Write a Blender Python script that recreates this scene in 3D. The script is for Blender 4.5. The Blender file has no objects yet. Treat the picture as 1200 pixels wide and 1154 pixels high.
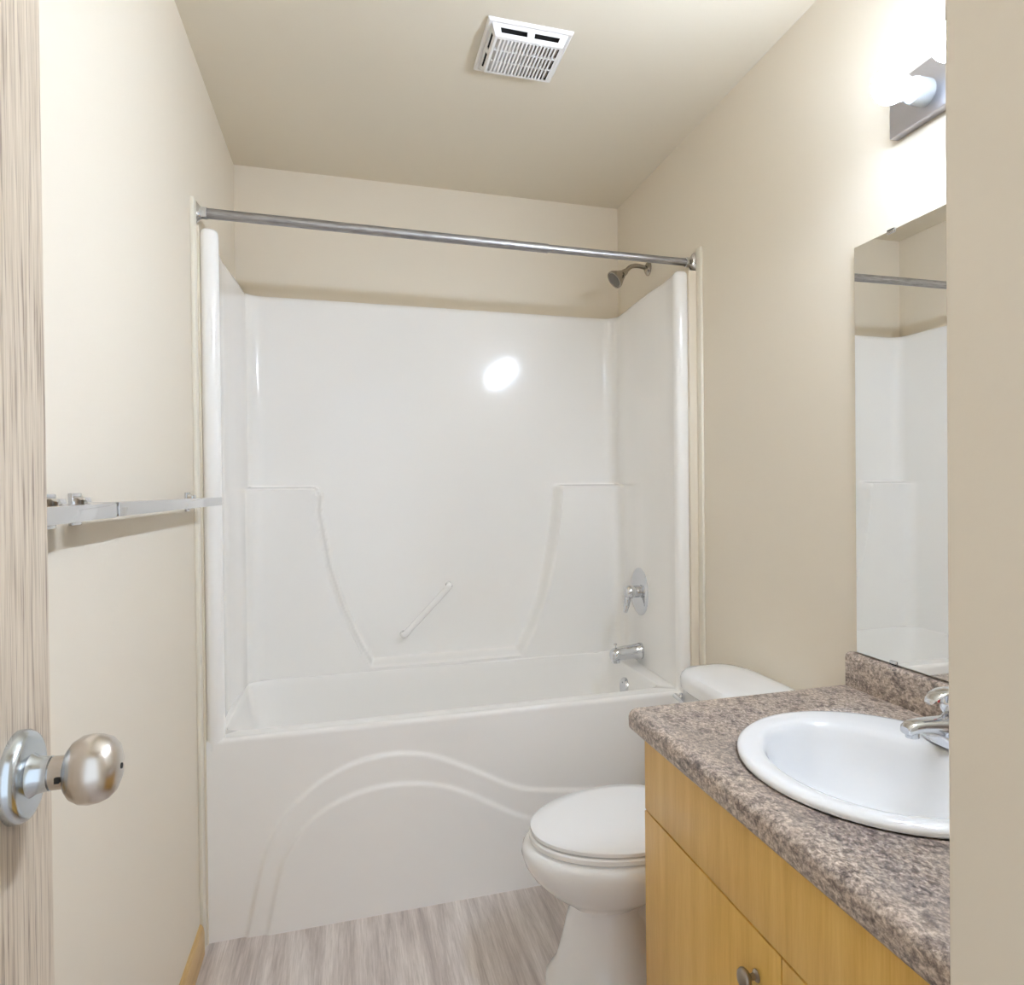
import bpy, bmesh, math, random
from mathutils import Vector, Matrix
random.seed(3)
S = bpy.context.scene
C = S.collection
PI = math.pi

# ------------------------------------------------------------------ camera, world, exposure
F_PX, CX, YAW, PITCH, ROLL = 841.5, 680.0, .3099, -.0086, -.0097
cam_d = bpy.data.cameras.new('camera')
cam_d.sensor_fit = 'HORIZONTAL'; cam_d.sensor_width = 36.0
cam_d.lens = F_PX * 36.0 / 1200.0
cam_d.shift_x = (600.0 - CX) / 1200.0
cam_d.clip_start = .02
cam = bpy.data.objects.new('camera', cam_d); C.objects.link(cam)
_f = Vector((math.sin(YAW)*math.cos(PITCH), math.cos(YAW)*math.cos(PITCH), math.sin(PITCH)))
_r = Vector((math.cos(YAW), -math.sin(YAW), 0)); _u = _r.cross(_f)
_r2 = _r*math.cos(ROLL) + _u*math.sin(ROLL); _u2 = -_r*math.sin(ROLL) + _u*math.cos(ROLL)
cam.matrix_world = Matrix(((_r2.x, _u2.x, -_f.x, .3959), (_r2.y, _u2.y, -_f.y, 0), (_r2.z, _u2.z, -_f.z, 1.2407), (0, 0, 0, 1)))
S.camera = cam

WORLD_STRENGTH = 1.0
BULB_STRENGTH = 590.0
w = bpy.data.worlds.new('world'); S.world = w; w.use_nodes = True
w.node_tree.nodes['Background'].inputs[0].default_value = (.84, .92, 1.0, 1)
w.node_tree.nodes['Background'].inputs[1].default_value = WORLD_STRENGTH
S.view_settings.view_transform = 'Standard'; S.view_settings.look = 'None'
S.view_settings.gamma = 1; S.view_settings.use_curve_mapping = False
S.view_settings.exposure = 0.49
S.cycles.max_bounces = 16; S.cycles.diffuse_bounces = 12; S.cycles.glossy_bounces = 8
S.cycles.use_denoising = True
S.cycles.caustics_reflective = False
S.cycles.sample_clamp_indirect = 6.0

# daylit neighbouring room seen through the doorway: portal that only guides the sampling
pd = bpy.data.lights.new('doorway_portal', 'AREA'); pd.shape = 'RECTANGLE'; pd.size = .76; pd.size_y = 2.04
pd.cycles.is_portal = True
po = bpy.data.objects.new('doorway_portal', pd); C.objects.link(po)
po.location = (.51, -.15, 1.02); po.rotation_euler = (-PI/2, 0, PI)

W, YB, ZC = 1.512, 2.92, 2.44

# ------------------------------------------------------------------ materials
def mat(name, col, rough=.5, metal=0, spec=None, coat=0):
    m = bpy.data.materials.new(name); m.use_nodes = True
    b = m.node_tree.nodes['Principled BSDF']
    b.inputs['Base Color'].default_value = (*col, 1); b.inputs['Roughness'].default_value = rough
    b.inputs['Metallic'].default_value = metal
    if spec is not None: b.inputs['Specular IOR Level'].default_value = spec
    if coat: b.inputs['Coat Weight'].default_value = coat; b.inputs['Coat Roughness'].default_value = .06
    return m
def nd(m, t, **k):
    n = m.node_tree.nodes.new(t)
    for a, v in k.items():
        if a in n.inputs: n.inputs[a].default_value = v
        else: setattr(n, a, v)
    return n
def lk(m, a, b): m.node_tree.links.new(a, b)
def bsdf(m): return m.node_tree.nodes['Principled BSDF']
def coords(m, scale, rot=(0, 0, 0)):
    tc = nd(m, 'ShaderNodeTexCoord'); mp = nd(m, 'ShaderNodeMapping')
    mp.inputs['Scale'].default_value = scale; mp.inputs['Rotation'].default_value = rot
    lk(m, tc.outputs['Object'], mp.inputs[0]); return mp.outputs[0]
def ramp(m, fac, stops):
    r = nd(m, 'ShaderNodeValToRGB'); e = r.color_ramp.elements
    while len(e) < len(stops): e.new(.5)
    for x, (p, c) in zip(e, stops): x.position = p; x.color = (*c, 1)
    lk(m, fac, r.inputs[0]); return r.outputs[0]
def mixc(m, fac, a, b, mode='MIX'):
    n = nd(m, 'ShaderNodeMix', data_type='RGBA', blend_type=mode)
    if isinstance(fac, (int, float)): n.inputs[0].default_value = fac
    else: lk(m, fac, n.inputs[0])
    for s, v in ((6, a), (7, b)):
        if isinstance(v, tuple): n.inputs[s].default_value = (*v, 1)
        else: lk(m, v, n.inputs[s])
    return n.outputs[2]
def bump(m, h, strength=.2, dist=.002):
    b = nd(m, 'ShaderNodeBump'); b.inputs['Strength'].default_value = strength; b.inputs['Distance'].default_value = dist
    lk(m, h, b.inputs['Height']); lk(m, b.outputs[0], bsdf(m).inputs['Normal'])

def paint(name, col, rough):
    m = mat(name, col, rough)
    n = nd(m, 'ShaderNodeTexNoise', Scale=160.0, Detail=3.0); lk(m, coords(m, (1, 1, 1)), n.inputs[0])
    bump(m, n.outputs[0], .12, .001); return m
M_WALL = paint('wall_paint', (.75, .685, .578), .5)
M_CEIL = paint('ceiling_paint', (.69, .63, .52), .7)
M_TRIM = mat('trim_paint', (.80, .76, .66), .4)
M_TUB = mat('tub_acrylic', (.885, .876, .858), .1, spec=.4)
M_CER = mat('white_porcelain', (.86, .87, .885), .07, spec=.6)
M_SEAT = mat('seat_plastic', (.87, .875, .885), .2)
M_CHROME = mat('chrome', (.70, .71, .735), .07, 1)
M_NICKEL = mat('satin_nickel', (.66, .62, .58), .27, 1)
M_ROSE = mat('satin_rosette', (.62, .68, .74), .2, 1)
M_ROD = mat('galvanised_steel', (.40, .39, .39), .45, 1)
n_ = nd(M_ROD, 'ShaderNodeTexNoise', Scale=90.0, Detail=4.0); lk(M_ROD, coords(M_ROD, (.3, 3, 3)), n_.inputs[0])
lk(M_ROD, ramp(M_ROD, n_.outputs[0], [(.3, (.27, .26, .26)), (.7, (.46, .45, .45))]), bsdf(M_ROD).inputs['Base Color'])
M_HEAD = mat('pewter', (.40, .36, .31), .25, 1)
M_KNOB = mat('antique_pewter', (.36, .31, .26), .3, 1)
M_PLATE = mat('brushed_plate', (.62, .62, .68), .36, 1)
M_SOCK = mat('socket_white', (.50, .54, .57), .35)
M_VENT = mat('vent_plastic', (.82, .81, .80), .4)
M_DARK = mat('painted_hole_shade', (.02, .018, .016), .8)  # near-black colour paints the shade inside holes
M_DUCT = mat('duct_inside', (.42, .36, .31), .8)
M_RED = mat('red_dot', (.6, .02, .02), .3)
M_CLEAR = mat('frosted_lens', (.8, .8, .8), .2)
M_MIRROR = mat('mirror_glass', (.93, .935, .92), .0, 1)
M_MEDGE = mat('mirror_edge', (.25, .27, .25), .3)
M_BULB = bpy.data.materials.new('lit_bulb'); M_BULB.use_nodes = True
_n = M_BULB.node_tree; _n.nodes.clear()
_e = _n.nodes.new('ShaderNodeEmission'); _e.inputs[0].default_value = (.735, .838, 1.0, 1); _e.inputs[1].default_value = BULB_STRENGTH
_o = _n.nodes.new('ShaderNodeOutputMaterial'); _n.links.new(_e.outputs[0], _o.inputs[0])
# LED globes throw most of their light forwards (away from the wall), little back past the base
_tc = _n.nodes.new('ShaderNodeTexCoord'); _sx = _n.nodes.new('ShaderNodeSeparateXYZ'); _mr = _n.nodes.new('ShaderNodeMapRange')
_n.links.new(_tc.outputs['Normal'], _sx.inputs[0]); _n.links.new(_sx.outputs[0], _mr.inputs[0])
_mr.inputs[1].default_value = .0; _mr.inputs[2].default_value = -1.0; _mr.inputs[3].default_value = .009*BULB_STRENGTH; _mr.inputs[4].default_value = BULB_STRENGTH
_n.links.new(_mr.outputs[0], _e.inputs[1])

# honey maple laminate, grain along z
def wood_mat(name, base, dark, light, sc=(9, 9, .55), rough=.35, pore=None):
    m = mat(name, base, rough)
    v = coords(m, sc)
    n1 = nd(m, 'ShaderNodeTexNoise', Scale=3.0, Detail=6.0, Roughness=.62, Distortion=.5); lk(m, v, n1.inputs[0])
    c = ramp(m, n1.outputs[0], [(.3, dark), (.5, base), (.72, light)])
    n2 = nd(m, 'ShaderNodeTexNoise', Scale=26.0, Detail=5.0, Roughness=.7); lk(m, v, n2.inputs[0])
    c = mixc(m, .30, c, ramp(m, n2.outputs[0], [(.35, dark), (.62, light)]))
    lk(m, c, bsdf(m).inputs['Base Color']); return m
M_WOOD = wood_mat('honey_maple', (.70, .43, .105), (.60, .345, .065), (.77, .51, .155))
M_BASE = wood_mat('oak_baseboard', (.58, .38, .15), (.42, .24, .075), (.68, .48, .22), sc=(9, .5, 9))

# pale limed oak door, fine dark pores along z
M_DOOR = mat('limed_oak', (.55, .45, .34), .45)
v = coords(M_DOOR, (1, 1, 1))
nz = nd(M_DOOR, 'ShaderNodeTexNoise', Scale=1.0, Detail=3.0)
mp = nd(M_DOOR, 'ShaderNodeMapping'); mp.inputs['Scale'].default_value = (5, 7, .8); lk(M_DOOR, v, mp.inputs[0]); lk(M_DOOR, mp.outputs[0], nz.inputs[0])
sep = nd(M_DOOR, 'ShaderNodeSeparateXYZ'); lk(M_DOOR, v, sep.inputs[0])
ma = nd(M_DOOR, 'ShaderNodeMath', operation='MULTIPLY_ADD'); ma.inputs[1].default_value = .055; lk(M_DOOR, nz.outputs[0], ma.inputs[0]); lk(M_DOOR, sep.outputs[1], ma.inputs[2])
cb = nd(M_DOOR, 'ShaderNodeCombineXYZ'); lk(M_DOOR, ma.outputs[0], cb.inputs[0])
sz = nd(M_DOOR, 'ShaderNodeMath', operation='MULTIPLY'); sz.inputs[1].default_value = .03; lk(M_DOOR, sep.outputs[2], sz.inputs[0]); lk(M_DOOR, sz.outputs[0], cb.inputs[2])
g = nd(M_DOOR, 'ShaderNodeTexNoise', Scale=210.0, Detail=4.0, Roughness=.65); lk(M_DOOR, cb.outputs[0], g.inputs[0])
c1 = ramp(M_DOOR, g.outputs[0], [(.37, (.25, .185, .135)), (.445, (.53, .435, .33)), (.60, (.64, .55, .44))])
mp2 = nd(M_DOOR, 'ShaderNodeMapping'); mp2.inputs['Scale'].default_value = (600, 600, 14); lk(M_DOOR, v, mp2.inputs[0])
g2 = nd(M_DOOR, 'ShaderNodeTexNoise', Scale=1.0, Detail=2.0); lk(M_DOOR, mp2.outputs[0], g2.inputs[0])
c2 = ramp(M_DOOR, g2.outputs[0], [(.36, (.62, .58, .53)), (.5, (1, 1, 1))])
lk(M_DOOR, mixc(M_DOOR, .6, c1, c2, 'MULTIPLY'), bsdf(M_DOOR).inputs['Base Color'])

# grey wood-look vinyl plank, grain along y
M_FLOOR = mat('grey_vinyl_plank', (.4, .36, .33), .42)
v = coords(M_FLOOR, (1, 1, 1), (0, 0, PI/2))
br = nd(M_FLOOR, 'ShaderNodeTexBrick', offset=.37, offset_frequency=2)
for k_, v_ in (('Scale', 1.0), ('Mortar Size', .0012), ('Brick Width', 1.2), ('Row Height', .152), ('Bias', 0.0), ('Mortar Smooth', .3)): br.inputs[k_].default_value = v_
br.inputs['Color1'].default_value = (.40, .40, .40, 1); br.inputs['Color2'].default_value = (.60, .60, .60, 1); br.inputs['Mortar'].default_value = (.34, .34, .34, 1)
lk(M_FLOOR, v, br.inputs[0])
vf = coords(M_FLOOR, (26, 1.5, 1))
g = nd(M_FLOOR, 'ShaderNodeTexNoise', Scale=1.0, Detail=7.0, Roughness=.62, Distortion=.5); lk(M_FLOOR, vf, g.inputs[0])
c1 = ramp(M_FLOOR, g.outputs[0], [(.3, (.42, .365, .35)), (.48, (.61, .555, .53)), (.68, (.77, .72, .69))])
vf2 = coords(M_FLOOR, (240, 9, 1))
g2 = nd(M_FLOOR, 'ShaderNodeTexNoise', Scale=1.0, Detail=4.0, Roughness=.7); lk(M_FLOOR, vf2, g2.inputs[0])
c2 = ramp(M_FLOOR, g2.outputs[0], [(.35, (.70, .68, .66)), (.6, (1.06, 1.06, 1.06))])
c3 = mixc(M_FLOOR, .65, c1, c2, 'MULTIPLY')
lk(M_FLOOR, mixc(M_FLOOR, .22, c3, br.outputs[0], 'OVERLAY'), bsdf(M_FLOOR).inputs['Base Color'])

# speckled brown-grey laminate
M_TOP = mat('speckled_laminate', (.3, .25, .22), .3)
v = coords(M_TOP, (1, 1.0, 1))
mpv = nd(M_TOP, 'ShaderNodeMapping'); mpv.inputs['Scale'].default_value = (1.0, .62, 1.0); mpv.inputs['Rotation'].default_value = (0, 0, .45); lk(M_TOP, v, mpv.inputs[0])
a1 = nd(M_TOP, 'ShaderNodeTexNoise', Scale=17.0, Detail=5.0, Roughness=.65, Distortion=.6); lk(M_TOP, mpv.outputs[0], a1.inputs[0])
a2 = nd(M_TOP, 'ShaderNodeTexNoise', Scale=170.0, Detail=6.0, Roughness=.75, Distortion=.35); lk(M_TOP, mpv.outputs[0], a2.inputs[0])
a3 = nd(M_TOP, 'ShaderNodeTexNoise', Scale=60.0, Detail=5.0, Roughness=.75, Distortion=.3); lk(M_TOP, mpv.outputs[0], a3.inputs[0])
k1 = ramp(M_TOP, a1.outputs[0], [(.36, (.25, .205, .20)), (.5, (.40, .325, .275)), (.64, (.50, .40, .32))])
k2 = ramp(M_TOP, a2.outputs[0], [(.37, (.07, .055, .055)), (.46, (.27, .22, .19)), (.54, (.55, .45, .37)), (.64, (.86, .76, .68))])
k = mixc(M_TOP, .66, k1, k2)
k3 = ramp(M_TOP, a3.outputs[0], [(.40, (.30, .27, .28)), (.49, (1, 1, 1))])
lk(M_TOP, mixc(M_TOP, .75, k, k3, 'MULTIPLY'), bsdf(M_TOP).inputs['Base Color'])

# ------------------------------------------------------------------ mesh helpers
def link(name, bm, m, parent=None, smooth=True, mats=None):
    bmesh.ops.recalc_face_normals(bm, faces=bm.faces)
    me = bpy.data.meshes.new(name); bm.to_mesh(me); bm.free()
    for mm in (mats or [m]): me.materials.append(mm)
    if smooth:
        for p in me.polygons: p.use_smooth = True
        me.set_sharp_from_angle(angle=math.radians(38))
    o = bpy.data.objects.new(name, me); C.objects.link(o)
    if parent: o.parent = parent; o.matrix_parent_inverse = parent.matrix_basis.inverted()
    return o
def link_open(name, bm, m, parent=None, flip=False):
    me = bpy.data.meshes.new(name)
    if flip: bmesh.ops.reverse_faces(bm, faces=bm.faces)
    bm.to_mesh(me); bm.free(); me.materials.append(m)
    for p in me.polygons: p.use_smooth = True
    me.set_sharp_from_angle(angle=math.radians(50))
    o = bpy.data.objects.new(name, me); C.objects.link(o)
    if parent: o.parent = parent; o.matrix_parent_inverse = parent.matrix_basis.inverted()
    return o
def box(bm, x0, x1, y0, y1, z0, z1, bev=0, seg=2, mi=0):
    vs = [bm.verts.new((x, y, z)) for x in (x0, x1) for y in (y0, y1) for z in (z0, z1)]
    fs = [bm.faces.new([vs[i] for i in f]) for f in ((0, 1, 3, 2), (4, 6, 7, 5), (0, 4, 5, 1), (2, 3, 7, 6), (0, 2, 6, 4), (1, 5, 7, 3))]
    for f in fs: f.material_index = mi
    if bev:
        es = list({e for f in fs for e in f.edges})
        bmesh.ops.bevel(bm, geom=es, offset=bev, segments=seg, profile=.5, affect='EDGES', clamp_overlap=True)
def frame_from(d):
    d = Vector(d).normalized()
    a = Vector((0, 0, 1)) if abs(d.z) < .9 else Vector((1, 0, 0))
    u = d.cross(a).normalized(); return u, d.cross(u).normalized()
def tube(bm, pts, rad, n=16, cap=True, mi=0, flat=1.0):
    pts = [Vector(p) for p in pts]; rings = []
    for i, p in enumerate(pts):
        r = rad[i] if isinstance(rad, (list, tuple)) else rad
        d = (pts[min(i+1, len(pts)-1)] - pts[max(i-1, 0)])
        u, v_ = frame_from(d)
        rings.append([bm.verts.new(p + u*r*math.cos(2*PI*k/n) + v_*r*flat*math.sin(2*PI*k/n)) for k in range(n)])
    for a, b in zip(rings, rings[1:]):
        for k in range(n): bm.faces.new((a[k], a[(k+1) % n], b[(k+1) % n], b[k])).material_index = mi
    if cap:
        bm.faces.new(rings[0]).material_index = mi; bm.faces.new(rings[-1][::-1]).material_index = mi
def lathe(bm, org, axis, prof, n=32, mi=0):
    """prof: (distance along axis, radius) pairs"""
    org = Vector(org); d = Vector(axis).normalized(); u, v_ = frame_from(d); prev = None; first = None
    for t, r in prof:
        if r < 1e-6: ring = [bm.verts.new(org + d*t)]
        else: ring = [bm.verts.new(org + d*t + u*r*math.cos(2*PI*k/n) + v_*r*math.sin(2*PI*k/n)) for k in range(n)]
        if prev is not None:
            for k in range(n):
                a = prev[k % len(prev)]; b = prev[(k+1) % len(prev)]; c = ring[(k+1) % len(ring)]; e = ring[k % len(ring)]
                vs = []
                for q in (a, b, c, e):
                    if q not in vs: vs.append(q)
                if len(vs) >= 3: bm.faces.new(vs).material_index = mi
        else: first = ring
        prev = ring
    if len(first) > 1: bm.faces.new(first).material_index = mi
    if len(prev) > 1: bm.faces.new(prev[::-1]).material_index = mi
def loft(bm, rings, cap0=True, cap1=True, closed=True, mi=0):
    R = [[bm.verts.new(p) for p in r] for r in rings]
    n = len(R[0])
    for a, b in zip(R, R[1:]):
        for k in range(n if closed else n-1):
            bm.faces.new((a[k], a[(k+1) % n], b[(k+1) % n], b[k])).material_index = mi
    if cap0: bm.faces.new(R[0]).material_index = mi
    if cap1: bm.faces.new(R[-1][::-1]).material_index = mi
    return R
def sell(cx, cy, a, b, z, n=64, e=2.0):
    out = []
    for k in range(n):
        t = 2*PI*k/n; c, s = math.cos(t), math.sin(t)
        out.append((cx + a*math.copysign(abs(c)**(2/e), c), cy + b*math.copysign(abs(s)**(2/e), s), z))
    return out
def empty(name, loc, label, cat, group=None):
    o = bpy.data.objects.new(name, None); C.objects.link(o); o.location = loc; o.empty_display_size = .05
    o['label'] = label; o['category'] = cat
    if group: o['group'] = group
    o.matrix_basis = Matrix.Translation(loc)
    return o
def struct(name, bm, m, smooth=False):
    o = link(name, bm, m, None, smooth); o['kind'] = 'structure'; return o
def sbox(name, m, *a, bev=0):
    bm = bmesh.new(); box(bm, *a, bev=bev); return struct(name, bm, m)
def sstep(a, b, x):
    t = max(0, min(1, (x-a)/(b-a))); return t*t*(3-2*t)
def pl(pts, x):
    if x <= pts[0][0]: return pts[0][1]
    for (x0, y0), (x1, y1) in zip(pts, pts[1:]):
        if x <= x1: return y0 + (y1-y0)*(x-x0)/(x1-x0)
    return pts[-1][1]
def catmull(P, sub=8):
    P = [Vector(p) for p in P]; out = []
    for i in range(len(P)-1):
        p0, p1, p2, p3 = P[max(i-1, 0)], P[i], P[i+1], P[min(i+2, len(P)-1)]
        for s in range(sub):
            t = s/sub
            out.append(.5*((2*p1) + (p2-p0)*t + (2*p0-5*p1+4*p2-p3)*t*t + (3*p1-p0-3*p2+p3)*t**3))
    out.append(P[-1]); return out

# ------------------------------------------------------------------ the room
sbox('floor', M_FLOOR, -.1, W+.1, -1.6, YB+.1, -.06, 0)
sbox('ceiling', M_CEIL, -.1, W+.1, -.14, YB+.1, ZC, ZC+.06)
sbox('wall_left', M_WALL, -.1, 0, -.14, YB+.1, 0, ZC)
sbox('wall_back', M_WALL, 0, W, YB, YB+.1, 0, ZC)
sbox('wall_right', M_WALL, W, W+.1, .509, YB+.1, 0, ZC)
sbox('wall_return', M_WALL, .90, W+.1, -.14, .509, 0, ZC, bev=.004)
bm = bmesh.new()
box(bm, 0, .12, -.14, -.025, 0, ZC); box(bm, .12, .90, -.14, -.025, 2.05, ZC)
struct('wall_front', bm, M_WALL)
# painted corner strips where the tub recess meets the side walls
bm = bmesh.new(); box(bm, 0, .009, 2.128, 2.166, 0, 2.02, bev=.002); struct('trim_1', bm, M_TRIM, True)
bm = bmesh.new(); box(bm, W-.009, W, 2.135, 2.168, 0, 2.028, bev=.002); struct('trim_2', bm, M_TRIM, True)
bm = bmesh.new(); box(bm, 0, .0135, 2.167, 2.21, 0, 1.956); struct('trim_3', bm, M_WALL)
bm = bmesh.new(); box(bm, 1.4765, W, 2.1685, 2.21, 0, 1.956); struct('trim_4', bm, M_WALL)
def baseboard(name, x0, sx, y0, y1):
    bm = bmesh.new()
    prof = [(0, 0), (.011, 0), (.011, .06), (.009, .072), (.005, .08), (0, .083)]
    loft(bm, [[(x0+sx*a, y, b) for a, b in prof] for y in (y0, y1)])
    struct(name, bm, M_BASE)
baseboard('baseboard_left', 0, 1, -.02, 2.127)
baseboard('baseboard_right', W, -1, 1.40, 2.134)

# ------------------------------------------------------------------ door, open against the left wall
bm = bmesh.new(); box(bm, .125, .16, -.02, .692, .012, 2.04, bev=.0015)
door = link('door_1', bm, M_DOOR); door['kind'] = 'structure'
KY, KZ = .628, 1.031
bm = bmesh.new()
lathe(bm, (.16, KY, KZ), (1, 0, 0), [(0, .0335), (.005, .0335), (.0085, .031), (.0095, .028), (.0095, .016), (.013, .0135), (.020, .0125), (.0215, .0125)], 48)
rose = link('door_knob_rosette', bm, M_ROSE, door)
bm = bmesh.new()
lathe(bm, (.1815, KY, KZ), (1, 0, 0), [(0, .0098), (.0012, .0098), (.0012, .0122), (.009, .0122), (.0105, .0128), (.0115, .0175), (.0145, .0215), (.020, .0248), (.026, .0257), (.032, .0250), (.038, .0225), (.042, .0185), (.0445, .012), (.0455, .0055), (.0457, 0)], 48)
knob = link('door_knob', bm, M_NICKEL, door)
bm = bmesh.new(); box(bm, .1875, .1905, KY-.0136, KY-.0118, KZ-.0038, KZ+.0004); link('pin_slot', bm, M_DARK, knob)  # solid dark block, shade of the slot put into its colour
bm = bmesh.new(); lathe(bm, (.2268, KY, KZ), (1, 0, 0), [(0, .0022), (.0008, .0022)], 16); link('lock_hole', bm, M_DARK, knob)  # dark disc painted as the shade inside the hole
bm = bmesh.new(); box(bm, .1305, .1545, .6915, .6932, KZ-.028, KZ+.028, bev=.0004); link('latch_plate', bm, M_NICKEL, door)

# ------------------------------------------------------------------ one-piece tub and shower unit
unit = empty('bathtub', (.745, 2.5, 0), 'glossy white one-piece bathtub and shower surround in the recess', 'bathtub')
ZR = .555
outer_c = catmull([(.108, 0, 0), (.148, .186, 0), (.194, .300, 0), (.276, .387, 0), (.383, .444, 0), (.486, .461, 0), (.557, .457, 0), (.629, .438, 0), (.739, .385, 0), (.850, .325, 0), (.928, .299, 0), (1.028, .284, 0), (1.12, .272, 0), (1.305, .254, 0), (1.6, .235, 0)])
inner_c = catmull([(.160, 0, 0), (.196, .170, 0), (.240, .258, 0), (.298, .317, 0), (.382, .357, 0), (.468, .373, 0), (.556, .371, 0), (.646, .351, 0), (.738, .310, 0), (.888, .225, 0), (1.02, .185, 0), (1.2, .165, 0), (1.6, .155, 0)])
def sdist(curve, x, z):
    """signed distance, positive below and to the right of the curve"""
    best = 9; sg = 1
    for a, b in zip(curve, curve[1:]):
        dx, dz = b.x-a.x, b.y-a.y; L = dx*dx+dz*dz
        t = max(0, min(1, ((x-a.x)*dx + (z-a.y)*dz)/L))
        ex, ez = x-(a.x+t*dx), z-(a.y+t*dz); d = math.hypot(ex, ez)
        if d < best - 1e-9:
            best = d; sg = 1 if (dx*ez - dz*ex) < 0 else -1
    return best*sg
def apron_off(x, z):
    return .007*sstep(-.007, .007, sdist(outer_c, x, z)) + .007*sstep(-.007, .007, sdist(inner_c, x, z))
bm = bmesh.new()
NX, NZ = 330, 124
xs = [.012 + (1.478-.012)*i/NX for i in range(NX+1)]
rows = []
YF = 2.1738
for j in range(NZ+1):
    z = (ZR-.012)*j/NZ
    rows.append([(x, YF - apron_off(x, z), z) for x in xs])
for t in (.3, .6, .85, 1.0):
    rows.append([(x, YF + .012*(1-math.cos(t*PI/2)), ZR-.012+.012*math.sin(t*PI/2)) for x in xs])
loft(bm, rows, False, False, False)
# deck and basin
CXB, CYB = .745, 2.518
NB = 128
def ring(a, b, z, e, cx=CXB, cy=CYB): return sell(cx, cy, a, b, z, NB, e)
R = [ring(.733, .3505, ZR, 60, .745, 2.5375), *[ring(a, b, z, e, c_) for a, b, z, e, c_ in ((.6785, .284, ZR, 16, .7215), (.6765, .2825, ZR-.0015, 16, .7215), (.6745, .281, ZR-.006, 15, .7215), (.671, .279, ZR-.03, 13, .721), (.660, .274, .47, 11, .721), (.645, .266, .41, 8, .725))],
     ring(.605, .245, .30, 6), ring(.575, .225, .22, 4.5), ring(.54, .20, .185, 4), ring(.45, .15, .172, 3.5), ring(.2, .07, .168, 3)]
loft(bm, R, False, True)
tub = link('tub', bm, M_TUB, unit)
# surround walls: plan path x z rows, with moulded shoulders at both ends of the back
arc = lambda cx, cy, r, a0, a1, n: [(cx + r*math.cos(math.radians(a0+(a1-a0)*i/n)), cy + r*math.sin(math.radians(a0+(a1-a0)*i/n))) for i in range(n+1)]
YS = 2.885
left = [(.012, 2.200), (.012, 2.186), (.017, 2.177), (.026, 2.1735), (.040, 2.174), (.052, 2.180), (.058, 2.192), (.056, 2.21), (.048, 2.245), (.038, 2.30), (.031, 2.37), (.028, 2.45), (.030, 2.53), (.034, 2.60), (.037, 2.66), (.040, 2.72), (.042, 2.78), (.043, YS-.055)]
right = [(1.478, 2.200), (1.478, 2.184), (1.474, 2.176), (1.466, 2.1735), (1.448, 2.174), (1.438, 2.180), (1.433, 2.192), (1.435, 2.21), (1.441, 2.245), (1.446, 2.30), (1.448, 2.37), (1.450, 2.45), (1.453, 2.53), (1.457, 2.60), (1.462, 2.66), (1.466, 2.72), (1.470, 2.78), (1.473, YS-.055)]
path = left + arc(.043+.05, YS-.05, .05, 180, 90, 8)[1:]
bx0, bx1 = .093, 1.423
NBK = 230
path += [(bx0 + (bx1-bx0)*i/NBK, YS) for i in range(1, NBK)]
path += arc(1.423, YS-.05, .05, 90, 0, 8)[:-1] + right[::-1]
ZSH = 1.246
# inner U outline (left edge, right edge) as x over z
uL = [(.54, .520), (.571, .472), (.631, .436), (.785, .368), (.955, .317), (1.159, .284), (1.215, .290), (1.246, .270)]
uR = [(.54, 1.01), (.566, 1.035), (.661, 1.087), (.795, 1.141), (.965, 1.178), (1.10, 1.198), (1.246, 1.212)]
def shoulder(x, z):
    top = 1 - sstep(ZSH-.006, ZSH+.006, z)
    l = sstep(-.012, .012, pl(uL, z) - x); r = sstep(-.012, .012, x - pl(uR, z))
    bot = 1 - sstep(.566, .586, z)
    return top*max(l, r, bot)
zs = []
z = ZR - .030
while z < 1.935:
    zs.append(z); z += .004 if (z < .60 or abs(z-ZSH) < .02) else .0125
zs.append(1.935)
rows = []
for z in zs:
    row = []
    for i, (x, y) in enumerate(path):
        wgt = sstep(2.55, YS-.05, y)
        row.append((x, y - .080*shoulder(x, z)*wgt, z))
    rows.append(row)
def outward(path, d):
    out = []
    n = len(path)
    for i, (x, y) in enumerate(path):
        a, b = path[max(i-1, 0)], path[min(i+1, n-1)]
        tx, ty = b[0]-a[0], b[1]-a[1]; L = math.hypot(tx, ty)
        nx, ny = -ty/L, tx/L
        px, py = x + nx*d, y + ny*d
        out.append((min(max(px, .0015), W-.0015), min(max(py, 2.172), YB-.0015)))
    return out
for z, d in ((1.945, .001), (1.951, .004), (1.9545, .008), (1.956, .014), (1.956, .034)):
    rows.append([(x, y, z) for x, y in outward(path, d)])
bm = bmesh.new(); loft(bm, rows, False, False, False)
surround = link_open('shower_surround', bm, M_TUB, unit)
# moulded grab bar on the recessed back panel
bm = bmesh.new()
g0, g1 = Vector((.586, 0, .672)), Vector((.764, 0, .855)); yb_ = YS-.002; yf_ = YS-.045
pts = [(g0.x, yb_, g0.z), (g0.x, yf_+.012, g0.z), (g0.x+.004, yf_+.003, g0.z+.004), (g0.x+.012, yf_, g0.z+.012),
       (g1.x-.012, yf_, g1.z-.012), (g1.x-.004, yf_+.003, g1.z-.004), (g1.x, yf_+.012, g1.z), (g1.x, yb_, g1.z)]
tube(bm, pts, .0125, 20)
link('grab_bar', bm, M_TUB, unit)
bm = bmesh.new()
lathe(bm, (1.3825, 2.55, .474), (-1, 0, .08), [(-.006, .036), (.004, .036), (.008, .033), (.0095, .02), (.0095, 0)], 40)
for a in (-.018, .018): lathe(bm, (1.373, 2.55+a*.3, .474+a), (-1, 0, .08), [(0, .003), (.001, .003), (.0015, 0)], 12)
link('overflow_cover', bm, M_CHROME, unit)

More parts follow.
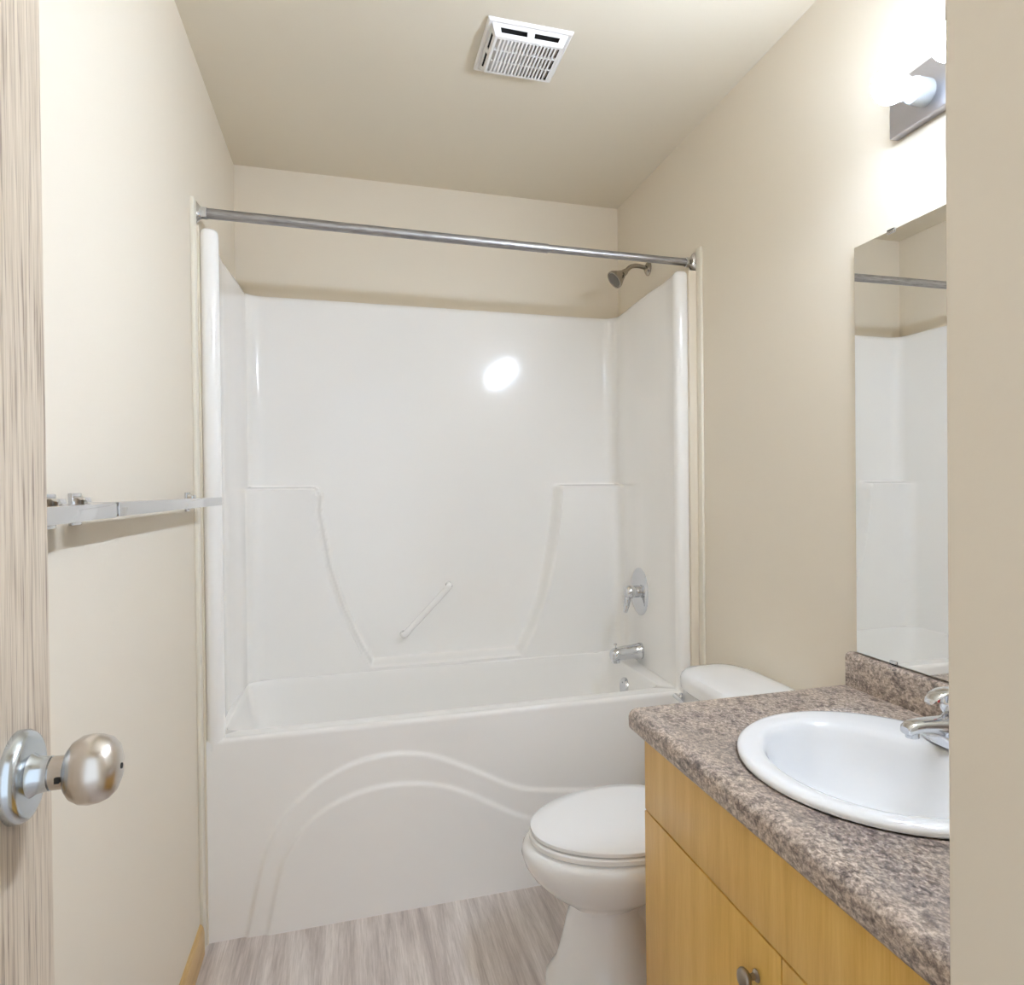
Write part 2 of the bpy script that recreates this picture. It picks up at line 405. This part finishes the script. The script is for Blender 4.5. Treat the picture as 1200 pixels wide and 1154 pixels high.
# valve
XR = 1.4545
v0 = empty('shower_valve', (XR, 2.562, .834), 'round chrome lever valve plate on the white end wall above the spout', 'shower valve')
bm = bmesh.new(); lathe(bm, (XR+.001, 2.562, .834), (-1, 0, 0), [(0, .091), (.003, .091), (.007, .087), (.011, .07), (.0135, .045), (.014, .03), (.014, 0)], 56)
link('escutcheon', bm, M_CHROME, v0)
bm = bmesh.new()
lathe(bm, (XR-.012, 2.562, .834), (-1, 0, 0), [(0, .024), (.02, .023), (.022, .027), (.040, .026), (.048, .022), (.053, .012), (.054, 0)], 32)
tube(bm, catmull([(XR-.040, 2.562, .834), (XR-.052, 2.558, .812), (XR-.058, 2.555, .787), (XR-.066, 2.552, .757)], 5), [.015]*4+[.013]*4+[.011]*4+[.009]*3+[.006], 16)
link('lever_handle', bm, M_CHROME, v0)
# spout
s0 = empty('tub_spout', (XR, 2.552, .607), 'chrome tub spout with diverter pin low on the white end wall', 'tub spout')
bm = bmesh.new()
ys, zc_ = 2.552, .607
prof = [(.0, .031, 0), (.012, .031, 0), (.016, .029, 0), (.05, .0275, -.001), (.085, .0265, -.003), (.105, .026, -.005), (.118, .0245, -.007), (.124, .020, -.009)]
rings = []
for t, r, dz in prof:
    rings.append([(XR-t, ys + r*math.cos(2*PI*k/28), zc_+dz + r*math.sin(2*PI*k/28)) for k in range(28)])
loft(bm, rings)
lathe(bm, (XR-.106, ys, zc_-.02), (0, 0, -1), [(0, .017), (.017, .016), (.018, .013), (.012, .012), (.012, 0)], 24)
link('spout_body', bm, M_CHROME, s0)
bm = bmesh.new(); lathe(bm, (XR-.108, ys, zc_+.015), (0, 0, 1), [(0, .003), (.014, .003), (.015, .007), (.021, .0065), (.022, 0)], 16)
link('diverter_pin', bm, M_CHROME, s0)
# shower head
h0 = empty('showerhead', (W, 2.585, 2.085), 'small pewter shower head on a bent arm high on the end wall', 'shower head')
bm = bmesh.new(); lathe(bm, (W, 2.585, 2.085), (-1, 0, 0), [(0, .028), (.003, .028), (.009, .022), (.014, .013), (.014, 0)], 32)
link('flange', bm, M_HEAD, h0)
bm = bmesh.new()
arm = catmull([(W-.004, 2.585, 2.085), (W-.045, 2.585, 2.092), (W-.075, 2.585, 2.086), (W-.10, 2.585, 2.062)], 6)
tube(bm, arm, .0085, 16); link('arm', bm, M_HEAD, h0)
bm = bmesh.new()
dd = Vector((-.80, -.10, -.62)).normalized()
o_ = Vector((W-.095, 2.585, 2.067))
lathe(bm, o_, dd, [(0, .011), (.010, .013), (.020, .0135), (.022, .017), (.035, .023), (.055, .034), (.062, .0355), (.066, .035), (.067, .031), (.064, .029), (.064, 0)], 36)
link('spray_head', bm, M_HEAD, h0)
bm = bmesh.new(); lathe(bm, o_+dd*.0642, dd, [(0, .028), (.002, .027), (.0022, 0)], 30)
link('spray_face', bm, mat('spray_rubber', (.13, .115, .095), .5), h0)
# curtain rod
r0 = empty('shower_curtain_rod', (.745, 2.2, 1.998), 'bare grey metal shower curtain rod spanning the tub recess', 'curtain rod')
bm = bmesh.new(); tube(bm, [(.018, 2.195, 2.000), (1.0, 2.200, 1.994)], .0142, 24); link('outer_tube', bm, M_ROD, r0)
bm = bmesh.new(); tube(bm, [(.998, 2.200, 1.994), (W-.020, 2.203, 1.993)], .0125, 24); link('inner_tube', bm, M_ROD, r0)
for sx, x0, y0, z0 in ((1, .0, 2.195, 2.0), (-1, W, 2.203, 1.993)):
    bm = bmesh.new()
    for t0, t1, a, b in ((0, .003, .020, .034), ):
        loft(bm, [sell(0, 0, .020, .033, 0, 40, 2.2), sell(0, 0, .020, .033, .002, 40, 2.2), sell(0, 0, .017, .028, .006, 40, 2.1), sell(0, 0, .015, .018, .014, 40, 2), sell(0, 0, .0165, .0165, .018, 40, 2), sell(0, 0, .0165, .0165, .030, 40, 2), sell(0, 0, .0152, .0152, .031, 40, 2)])
    for v in bm.verts: v.co = Vector((x0 + sx*v.co.z, y0 + v.co.x, z0 + v.co.y))
    lathe(bm, (x0+sx*.003, y0, z0+.026), (sx, 0, 0), [(0, .0042), (.003, .004), (.004, 0)], 14)
    lathe(bm, (x0+sx*.003, y0, z0-.026), (sx, 0, 0), [(0, .0042), (.003, .004), (.004, 0)], 14)
    link('mounting_flange', bm, M_CHROME, r0)

# ------------------------------------------------------------------ ceiling vent
vx0, vx1, vy0, vy1 = .745, .972, 1.815, 2.055
v0 = empty('ceiling_vent', ((vx0+vx1)/2, (vy0+vy1)/2, ZC), 'square white plastic exhaust fan vent on the ceiling', 'vent')
bm = bmesh.new()
ix0, ix1, iy0, iy1, zb, zt = .756, .962, 1.826, 2.042, 2.409, 2.4325
tpr = []
def quad_ring(x0, x1, y0, y1, z): return [(x0, y0, z), (x1, y0, z), (x1, y1, z), (x0, y1, z)]
loft(bm, [quad_ring(ix0, ix1, iy0, iy1, zt), quad_ring(vx0+.004, vx1-.004, vy0+.004, vy1-.004, zt-.001), quad_ring(vx0, vx1, vy0, vy1, zt+.003), quad_ring(vx0, vx1, vy0, vy1, ZC-.0005)], False, False)
plate = link('cover_plate', bm, M_VENT, v0, smooth=False)
bm = bmesh.new()
T = .003
# side walls with two slots each
def wall_slots(axis, c0, c1, a0, a1):
    L = a1-a0; s = [(a0, a0+.10*L), (a0+.46*L, a0+.56*L), (a0+.90*L, a1)]
    def bb(p, q, z0, z1):
        if axis == 'x': box(bm, p, q, c0, c1, z0, z1)
        else: box(bm, c0, c1, p, q, z0, z1)
    bb(a0, a1, zb, zb+.008); bb(a0, a1, zt-.006, zt+.002)
    for p, q in s: bb(p, q, zb+.008, zt-.006)
wall_slots('x', iy0, iy0+T, ix0, ix1); wall_slots('x', iy1-T, iy1, ix0, ix1)
wall_slots('y', ix0, ix0+T, iy0, iy1); wall_slots('y', ix1-T, ix1, iy0, iy1)
NS = 17
gx0, gx1, gy0, gy1 = ix0+.008, ix1-.008, iy0+.012, iy1-.012
q_ = T-.0002
box(bm, ix0+q_, ix1-q_, iy0+q_, gy0, zb+.0002, zb+.003); box(bm, ix0+q_, ix1-q_, gy1, iy1-q_, zb+.0002, zb+.003)
box(bm, ix0+q_, gx0, gy0, gy1, zb+.0002, zb+.003); box(bm, gx1, ix1-q_, gy0, gy1, zb+.0002, zb+.003)
pitch = (gx1-gx0)/NS
for i in range(1, NS): box(bm, gx0+i*pitch-.0028, gx0+i*pitch+.0028, gy0, gy1, zb-.001, zb+.010)
for j in (1, 2): yy = gy0+(gy1-gy0)*j/3; box(bm, gx0, gx1, yy-.0022, yy+.0022, zb-.0005, zb+.006)
mcx, mcy = (ix0+ix1)/2, (iy0+iy1)/2
for v in bm.verts:
    t_ = max(0, (zt-v.co.z)/(zt-zb)); v.co.x = mcx + (v.co.x-mcx)*(1-.115*t_); v.co.y = mcy - .005*t_ + (v.co.y-mcy)*(1-.22*t_)
link('grille', bm, M_VENT, v0, smooth=False)
bm = bmesh.new(); box(bm, ix0+T, ix1-T, iy0+T, iy1-T, zt-.001, zt+.004); link('duct_shade_plate', bm, M_DARK, v0, smooth=False)  # solid backing plate, its dark colour stands in for shade in the duct
bm = bmesh.new(); box(bm, ix0+.016, ix1-.016, iy0+.026, iy1-.026, zb+.0125, zb+.0140); link('fan_screen', bm, M_DUCT, v0, smooth=False)

# ------------------------------------------------------------------ towel bars
def towel_bar(label, y0, y1, p0, p1, zc, dz_end=0):
    t = empty('towel_bar', (0, (y0+y1)/2, zc), label, 'towel bar', None)
    for p in (p0, p1):
        zz = zc + dz_end*(p-y0)/(y1-y0)
        bm = bmesh.new()
        box(bm, 0, .006, p-.020, p+.020, zz-.024, zz+.024, bev=.0012)
        pl_ = link('wall_plate', bm, M_CHROME, t)
        bm = bmesh.new()
        rings = []
        for x, hy, hz in ((.0055, .016, .020), (.012, .0145, .018), (.020, .0135, .017), (.022, .0095, .0105), (.056, .0085, .0095)):
            rings.append([(x, p+a*hy, zz+b*hz) for a, b in ((-1, -.8), (-.8, -1), (.8, -1), (1, -.8), (1, .8), (.8, 1), (-.8, 1), (-1, .8))])
        loft(bm, rings); link('post', bm, M_CHROME, t)
    bm = bmesh.new()
    box(bm, .055, .077, y0, y1, -.0105, .0105, bev=.0012)
    for v in bm.verts: v.co.z += zc + dz_end*(v.co.y-y0)/(y1-y0)
    link('bar', bm, M_CHROME, t); return t
towel_bar('square chrome towel bar mostly hidden behind the open door', .56, 1.183, .60, 1.155, 1.213)
towel_bar('long square chrome towel bar ending beside the bathtub', 1.196, 2.073, 1.255, 2.035, 1.214, -.003)

# ------------------------------------------------------------------ vanity cabinet
XD = .975
cab = empty('vanity_cabinet', (1.25, .95, 0), 'honey maple bathroom vanity cabinet under the speckled countertop', 'cabinet')
bm = bmesh.new()
box(bm, .994, W-.001, 1.370, 1.386, .09, .7245); box(bm, .994, W-.001, .512, .528, .09, .7245)
box(bm, 1.05, W-.001, .512, 1.386, 0, .09); box(bm, .994, W-.001, .528, 1.370, .09, .106)
box(bm, .994, 1.008, .528, 1.370, .70, .7245); box(bm, .994, 1.004, .528, 1.370, .54, .59); box(bm, .994, 1.008, .865, .905, .106, .54); box(bm, W-.01, W-.001, .528, 1.370, .106, .7245)
link('body', bm, M_WOOD, cab, smooth=False)
bm = bmesh.new(); box(bm, XD, .9935, .514, 1.385, .5665, .7235, bev=.001); link('false_drawer_front', bm, M_WOOD, cab)
def cdoor(y0, y1, ky):
    bm = bmesh.new(); box(bm, XD, .9935, y0, y1, .10, .5625, bev=.001)
    d = link('cabinet_door', bm, M_WOOD, cab)
    bm = bmesh.new()
    lathe(bm, (XD, ky, .495), (-1, 0, 0), [(0, .0095), (.0015, .0095), (.003, .008), (.005, .0055), (.011, .005), (.0135, .007), (.016, .0125), (.019, .0155), (.0225, .0162), (.026, .0145), (.0285, .010), (.0295, 0)], 32)
    link('cabinet_knob', bm, M_KNOB, d)
cdoor(.8885, 1.387, .953); cdoor(.514, .8855, .816)

# ------------------------------------------------------------------ countertop with backsplash
X0, ZT, Y0, Y1 = .949, .771, .512, 1.408
bm = bmesh.new()
prof = [(W-.001, .726), (X0+.012, .726)]
rr = .012
prof += [(X0+rr-rr*math.sin(a), .726+rr-rr*math.cos(a)) for a in [PI/2*i/6 for i in range(1, 7)]]
rr = .017
prof += [(X0+rr-rr*math.cos(a), ZT-rr+rr*math.sin(a)) for a in [PI/2*i/8 for i in range(0, 9)]]
prof += [(W-.001, ZT)]
loft(bm, [[(x, y, z) for x, z in prof] for y in (Y0, Y1)])
top = link('countertop', bm, M_TOP)
SX, SY = 1.225, .985
bm = bmesh.new(); loft(bm, [sell(SX, SY, .195, .238, .70, 96), sell(SX, SY, .195, .238, .80, 96)])
cut = link('cutter', bm, M_TOP)
md = top.modifiers.new('hole', 'BOOLEAN'); md.object = cut; md.operation = 'DIFFERENCE'; md.solver = 'EXACT'
bpy.context.view_layer.update()
nm = bpy.data.meshes.new_from_object(top.evaluated_get(bpy.context.evaluated_depsgraph_get()))
top.modifiers.clear(); top.data = nm; nm.name = 'countertop'
bpy.data.objects.remove(cut)
top['label'] = 'speckled brown and grey laminate vanity countertop holding the oval sink'; top['category'] = 'countertop'
bm = bmesh.new()
p2 = [(W-.001, ZT+.0003), (1.491, ZT+.0003), (1.491, .838), (1.493, .844), (1.498, .848), (W-.001, .849)]
loft(bm, [[(x, y, z) for x, z in p2] for y in (Y0, Y1-.003)])
link('backsplash', bm, M_TOP, top)

# ------------------------------------------------------------------ sink
s0 = empty('sink', (SX, SY, ZT), 'oval white drop-in porcelain sink set in the countertop', 'sink')
bm = bmesh.new()
E_ = lambda cx, a, b, z: sell(cx, SY, a, b, z, 96)
loft(bm, [E_(1.225, .210, .253, ZT+.0006), E_(1.225, .2155, .2585, ZT+.002), E_(1.225, .2165, .2595, ZT+.006), E_(1.225, .2145, .2575, ZT+.0105), E_(1.225, .208, .251, ZT+.0145), E_(1.224, .198, .241, ZT+.0155),
    E_(1.214, .172, .221, ZT+.0125), E_(1.207, .156, .209, ZT+.0095), E_(1.205, .149, .203, ZT+.005), E_(1.205, .144, .198, ZT-.003), E_(1.205, .139, .191, ZT-.02), E_(1.205, .130, .178, ZT-.055),
    E_(1.205, .113, .155, ZT-.095), E_(1.205, .088, .122, ZT-.125), E_(1.205, .055, .08, ZT-.142), E_(1.205, .025, .03, ZT-.148), E_(1.205, .021, .021, ZT-.149)], False, True)
link('basin', bm, M_CER, s0)
bm = bmesh.new(); lathe(bm, (1.205, SY, ZT-.1487), (0, 0, 1), [(0, .021), (.0015, .021), (.003, .018), (.002, .012), (.004, .008), (.005, 0)], 28); link('drain', bm, M_CHROME, s0)

# ------------------------------------------------------------------ faucet
FX = 1.392; ZF = ZT+.0135
f0 = empty('faucet', (FX, SY, ZF), 'chrome single-handle faucet with red dot at the back of the sink', 'faucet')
bm = bmesh.new()
loft(bm, [sell(FX, SY, .026, .072, ZF, 48, 2.6), sell(FX, SY, .026, .072, ZF+.006, 48, 2.6), sell(FX, SY, .023, .060, ZF+.016, 48, 2.4), sell(FX, SY, .022, .040, ZF+.028, 48, 2.2), sell(FX, SY, .022, .027, ZF+.042, 48, 2), sell(FX, SY, .022, .024, ZF+.052, 48, 2), sell(FX, SY, .018, .020, ZF+.055, 48, 2)])
link('base', bm, M_CHROME, f0)
bm = bmesh.new()
path_s = [(FX-.005, .020, .024, .034), (FX-.03, .019, .017, .037), (FX-.055, .018, .013, .042), (FX-.08, .0165, .011, .044), (FX-.096, .016, .0105, .043), (FX-.106, .014, .009, .040), (FX-.110, .010, .006, .039)]
rings = []
for x, hw, hh, dz in path_s:
    rings.append([(x, SY + hw*math.copysign(abs(math.cos(t))**.7, math.cos(t)), ZF+dz + hh*math.copysign(abs(math.sin(t))**.7, math.sin(t))) for t in [2*PI*k/32 for k in range(32)]])
loft(bm, rings)
lathe(bm, (FX-.094, SY, ZF+.036), (0, 0, -1), [(0, .0115), (.010, .0115), (.011, .009), (.011, 0)], 24)
link('spout', bm, M_CHROME, f0)
bm = bmesh.new()
lathe(bm, (FX, SY, ZF+.054), (0, 0, 1), [(0, .017), (.004, .023), (.012, .027), (.024, .028), (.034, .025), (.041, .017), (.0435, .008), (.044, 0)], 40)
lv = []
for x, z, hw, hh in ((FX+.004, .094, .020, .006), (FX-.012, .097, .020, .0055), (FX-.03, .097, .018, .005), (FX-.045, .093, .016, .0045), (FX-.056, .086, .013, .004), (FX-.060, .081, .009, .003)):
    lv.append([(x, SY + hw*math.cos(t), ZF+z + hh*math.sin(t)) for t in [2*PI*k/24 for k in range(24)]])
loft(bm, lv)
hd = link('handle', bm, M_CHROME, f0)
bm = bmesh.new(); lathe(bm, (FX-.0238, SY+.0143, ZF+.078), (-.86, .5, .1), [(-.002, .0045), (.0012, .0045), (.002, .003), (.0022, 0)], 20); link('temperature_dot', bm, M_RED, hd)

# ------------------------------------------------------------------ mirror
mr = empty('mirror', (W, .95, 1.316), 'frameless rectangular wall mirror clipped above the backsplash', 'mirror')
bm = bmesh.new(); box(bm, W-.0085, W-.0035, .53, 1.380, .853, 1.781)
me_ = link('glass', bm, M_MIRROR, mr, smooth=False, mats=[M_MIRROR, M_MEDGE])
for p in me_.data.polygons:
    if abs(p.normal.x) < .5: p.material_index = 1
for y, z, s in ((1.262, 1.781, 1), (.65, 1.781, 1), (1.262, .853, -1), (.65, .853, -1)):
    bm = bmesh.new(); box(bm, W-.0105, W-.0088, y-.011, y+.011, z-s*.006, z+s*.003, bev=.0004); box(bm, W-.0105, W, y-.011, y+.011, z+s*.0005, z+s*.003)
    link('clip', bm, M_CHROME, mr)

# ------------------------------------------------------------------ vanity light
vl = empty('vanity_light', (W, .95, 2.02), 'brushed metal bar light with lit round bulbs above the mirror', 'light fixture')
bm = bmesh.new()
box(bm, W-.022, W, .64, 1.251, 1.966, 2.076, bev=.003)
link('back_plate', bm, M_PLATE, vl)
for y in (1.148, 1.000, .852, .704):
    bm = bmesh.new(); lathe(bm, (W-.022, y, 2.012), (-1, 0, 0), [(0, .0265), (.034, .0255), (.0355, .0235), (.030, .019), (.030, 0)], 36)
    sk = link('socket', bm, M_SOCK, vl)
    bm = bmesh.new()
    lathe(bm, (W-.050, y, 2.012), (-1, 0, 0), [(0, .017), (.012, .0175), (.020, .021)] + [(.058-.034*math.cos(a)*1.0, .034*math.sin(a)) for a in [PI*(.27+.73*i/16) for i in range(17)]][:-1] + [(.092, 0)], 40)
    link('bulb', bm, M_BULB, sk)

# ------------------------------------------------------------------ toilet
TY = 1.71
t0 = empty('toilet', (1.1, TY, 0), 'white two-piece toilet with closed lid beside the bathtub', 'toilet')
def egg(xf, xb, hw, z, n=72, e=2.1, skew=.12):
    cx = (xf+xb)/2; a = (xb-xf)/2; out = []
    for k in range(n):
        t = 2*PI*k/n; c, s = math.cos(t), math.sin(t)
        cc = math.copysign(abs(c)**(2/e), c); ss = math.copysign(abs(s)**(2/e), s)
        out.append((cx + a*cc, TY + hw*ss*(1 + skew*cc), z))
    return out
bm = bmesh.new()
loft(bm, [egg(.845, 1.15, .122, 0, e=2.4), egg(.847, 1.15, .120, .02, e=2.4), egg(.872, 1.13, .103, .06), egg(.887, 1.12, .094, .11), egg(.899, 1.11, .086, .16), egg(.908, 1.10, .080, .185, skew=.05), egg(.908, 1.10, .081, .200, skew=.05),
    egg(.893, 1.12, .094, .212), egg(.866, 1.15, .120, .232), egg(.838, 1.19, .148, .256), egg(.812, 1.23, .172, .285), egg(.795, 1.25, .187, .312), egg(.788, 1.26, .193, .335), egg(.790, 1.26, .192, .350), egg(.798, 1.26, .187, .361), egg(.810, 1.255, .178, .366)])
# rear shelf under the tank and the trapway
rings = []
for x, hw, z0, z1 in ((1.10, .11, .23, .355), (1.18, .13, .23, .36), (1.28, .13, .25, .365), (1.40, .12, .27, .368), (1.47, .115, .28, .368)):
    rings.append([(x, TY + hw*math.copysign(abs(math.cos(t))**.5, math.cos(t)), (z0+z1)/2 + (z1-z0)/2*math.copysign(abs(math.sin(t))**.5, math.sin(t))) for t in [2*PI*k/32 for k in range(32)]])
loft(bm, rings)
rings = []
for x, hw, z0, z1 in ((1.02, .075, 0, .22), (1.10, .070, 0, .235), (1.18, .066, 0, .25), (1.26, .066, 0, .26), (1.34, .07, 0, .25), (1.38, .06, 0, .2)):
    rings.append([(x, TY + hw*math.copysign(abs(math.cos(t))**.6, math.cos(t)), (z0+z1)/2 + (z1-z0)/2*math.copysign(abs(math.sin(t))**.6, math.sin(t))) for t in [2*PI*k/32 for k in range(32)]])
loft(bm, rings)
loft(bm, [sell(1.23, TY, .16, .105, 0, 40, 3), sell(1.23, TY, .16, .105, .022, 40, 3), sell(1.23, TY, .14, .085, .035, 40, 3)])
link('bowl', bm, M_CER, t0)
bm = bmesh.new()
loft(bm, [egg(.812, 1.235, .182, .3665), egg(.807, 1.24, .187, .370), egg(.807, 1.24, .187, .380), egg(.811, 1.235, .183, .384)])
link('seat', bm, M_SEAT, t0)
bm = bmesh.new()
loft(bm, [egg(.817, 1.24, .181, .3855), egg(.811, 1.243, .186, .389), egg(.811, 1.243, .186, .397), egg(.818, 1.238, .180, .4015), egg(.86, 1.21, .15, .4045), egg(.95, 1.12, .08, .406)])
link('seat_lid', bm, M_SEAT, t0)
for s in (-1, 1):
    bm = bmesh.new(); box(bm, 1.228, 1.262, TY+s*.075-.018, TY+s*.075+.018, .3665, .400, bev=.006, seg=3); link('hinge_cap', bm, M_SEAT, t0)
bm = bmesh.new()
TXC = 1.402
loft(bm, [sell(TXC+.004, TY, .085, .190, .369, 80, 5), sell(TXC+.003, TY, .090, .200, .385, 80, 5), sell(TXC+.001, TY, .096, .215, .50, 80, 5), sell(TXC, TY, .099, .224, .651, 80, 5)])
link('tank', bm, M_CER, t0)
bm = bmesh.new()
loft(bm, [sell(TXC-.001, TY, .104, .231, .6515, 80, 4), sell(TXC-.002, TY, .107, .237, .656, 80, 4), sell(TXC-.002, TY, .108, .239, .680, 80, 4), sell(TXC-.002, TY, .106, .236, .692, 80, 3.8), sell(TXC-.001, TY, .099, .226, .7025, 80, 3.5), sell(TXC, TY, .082, .20, .707, 80, 3.2), sell(TXC, TY, .05, .13, .7095, 80, 3)])
link('tank_lid', bm, M_CER, t0)
bm = bmesh.new()
lathe(bm, (1.3055, TY+.178, .628), (-1, 0, 0), [(0, .012), (.006, .012), (.008, .009), (.014, .007), (.016, 0)], 24)
tube(bm, [(1.289, TY+.190, .630), (1.286, TY+.15, .628), (1.284, TY+.10, .620)], [.009, .0075, .009], 14, flat=.8)
link('flush_lever', bm, M_CHROME, t0)
for s in (-1, 1):
    bm = bmesh.new(); lathe(bm, (1.20, TY+s*.085, .034), (0, 0, 1), [(0, .014), (.008, .013), (.014, .009), (.017, 0)], 24); link('bolt_cap', bm, M_SEAT, t0)
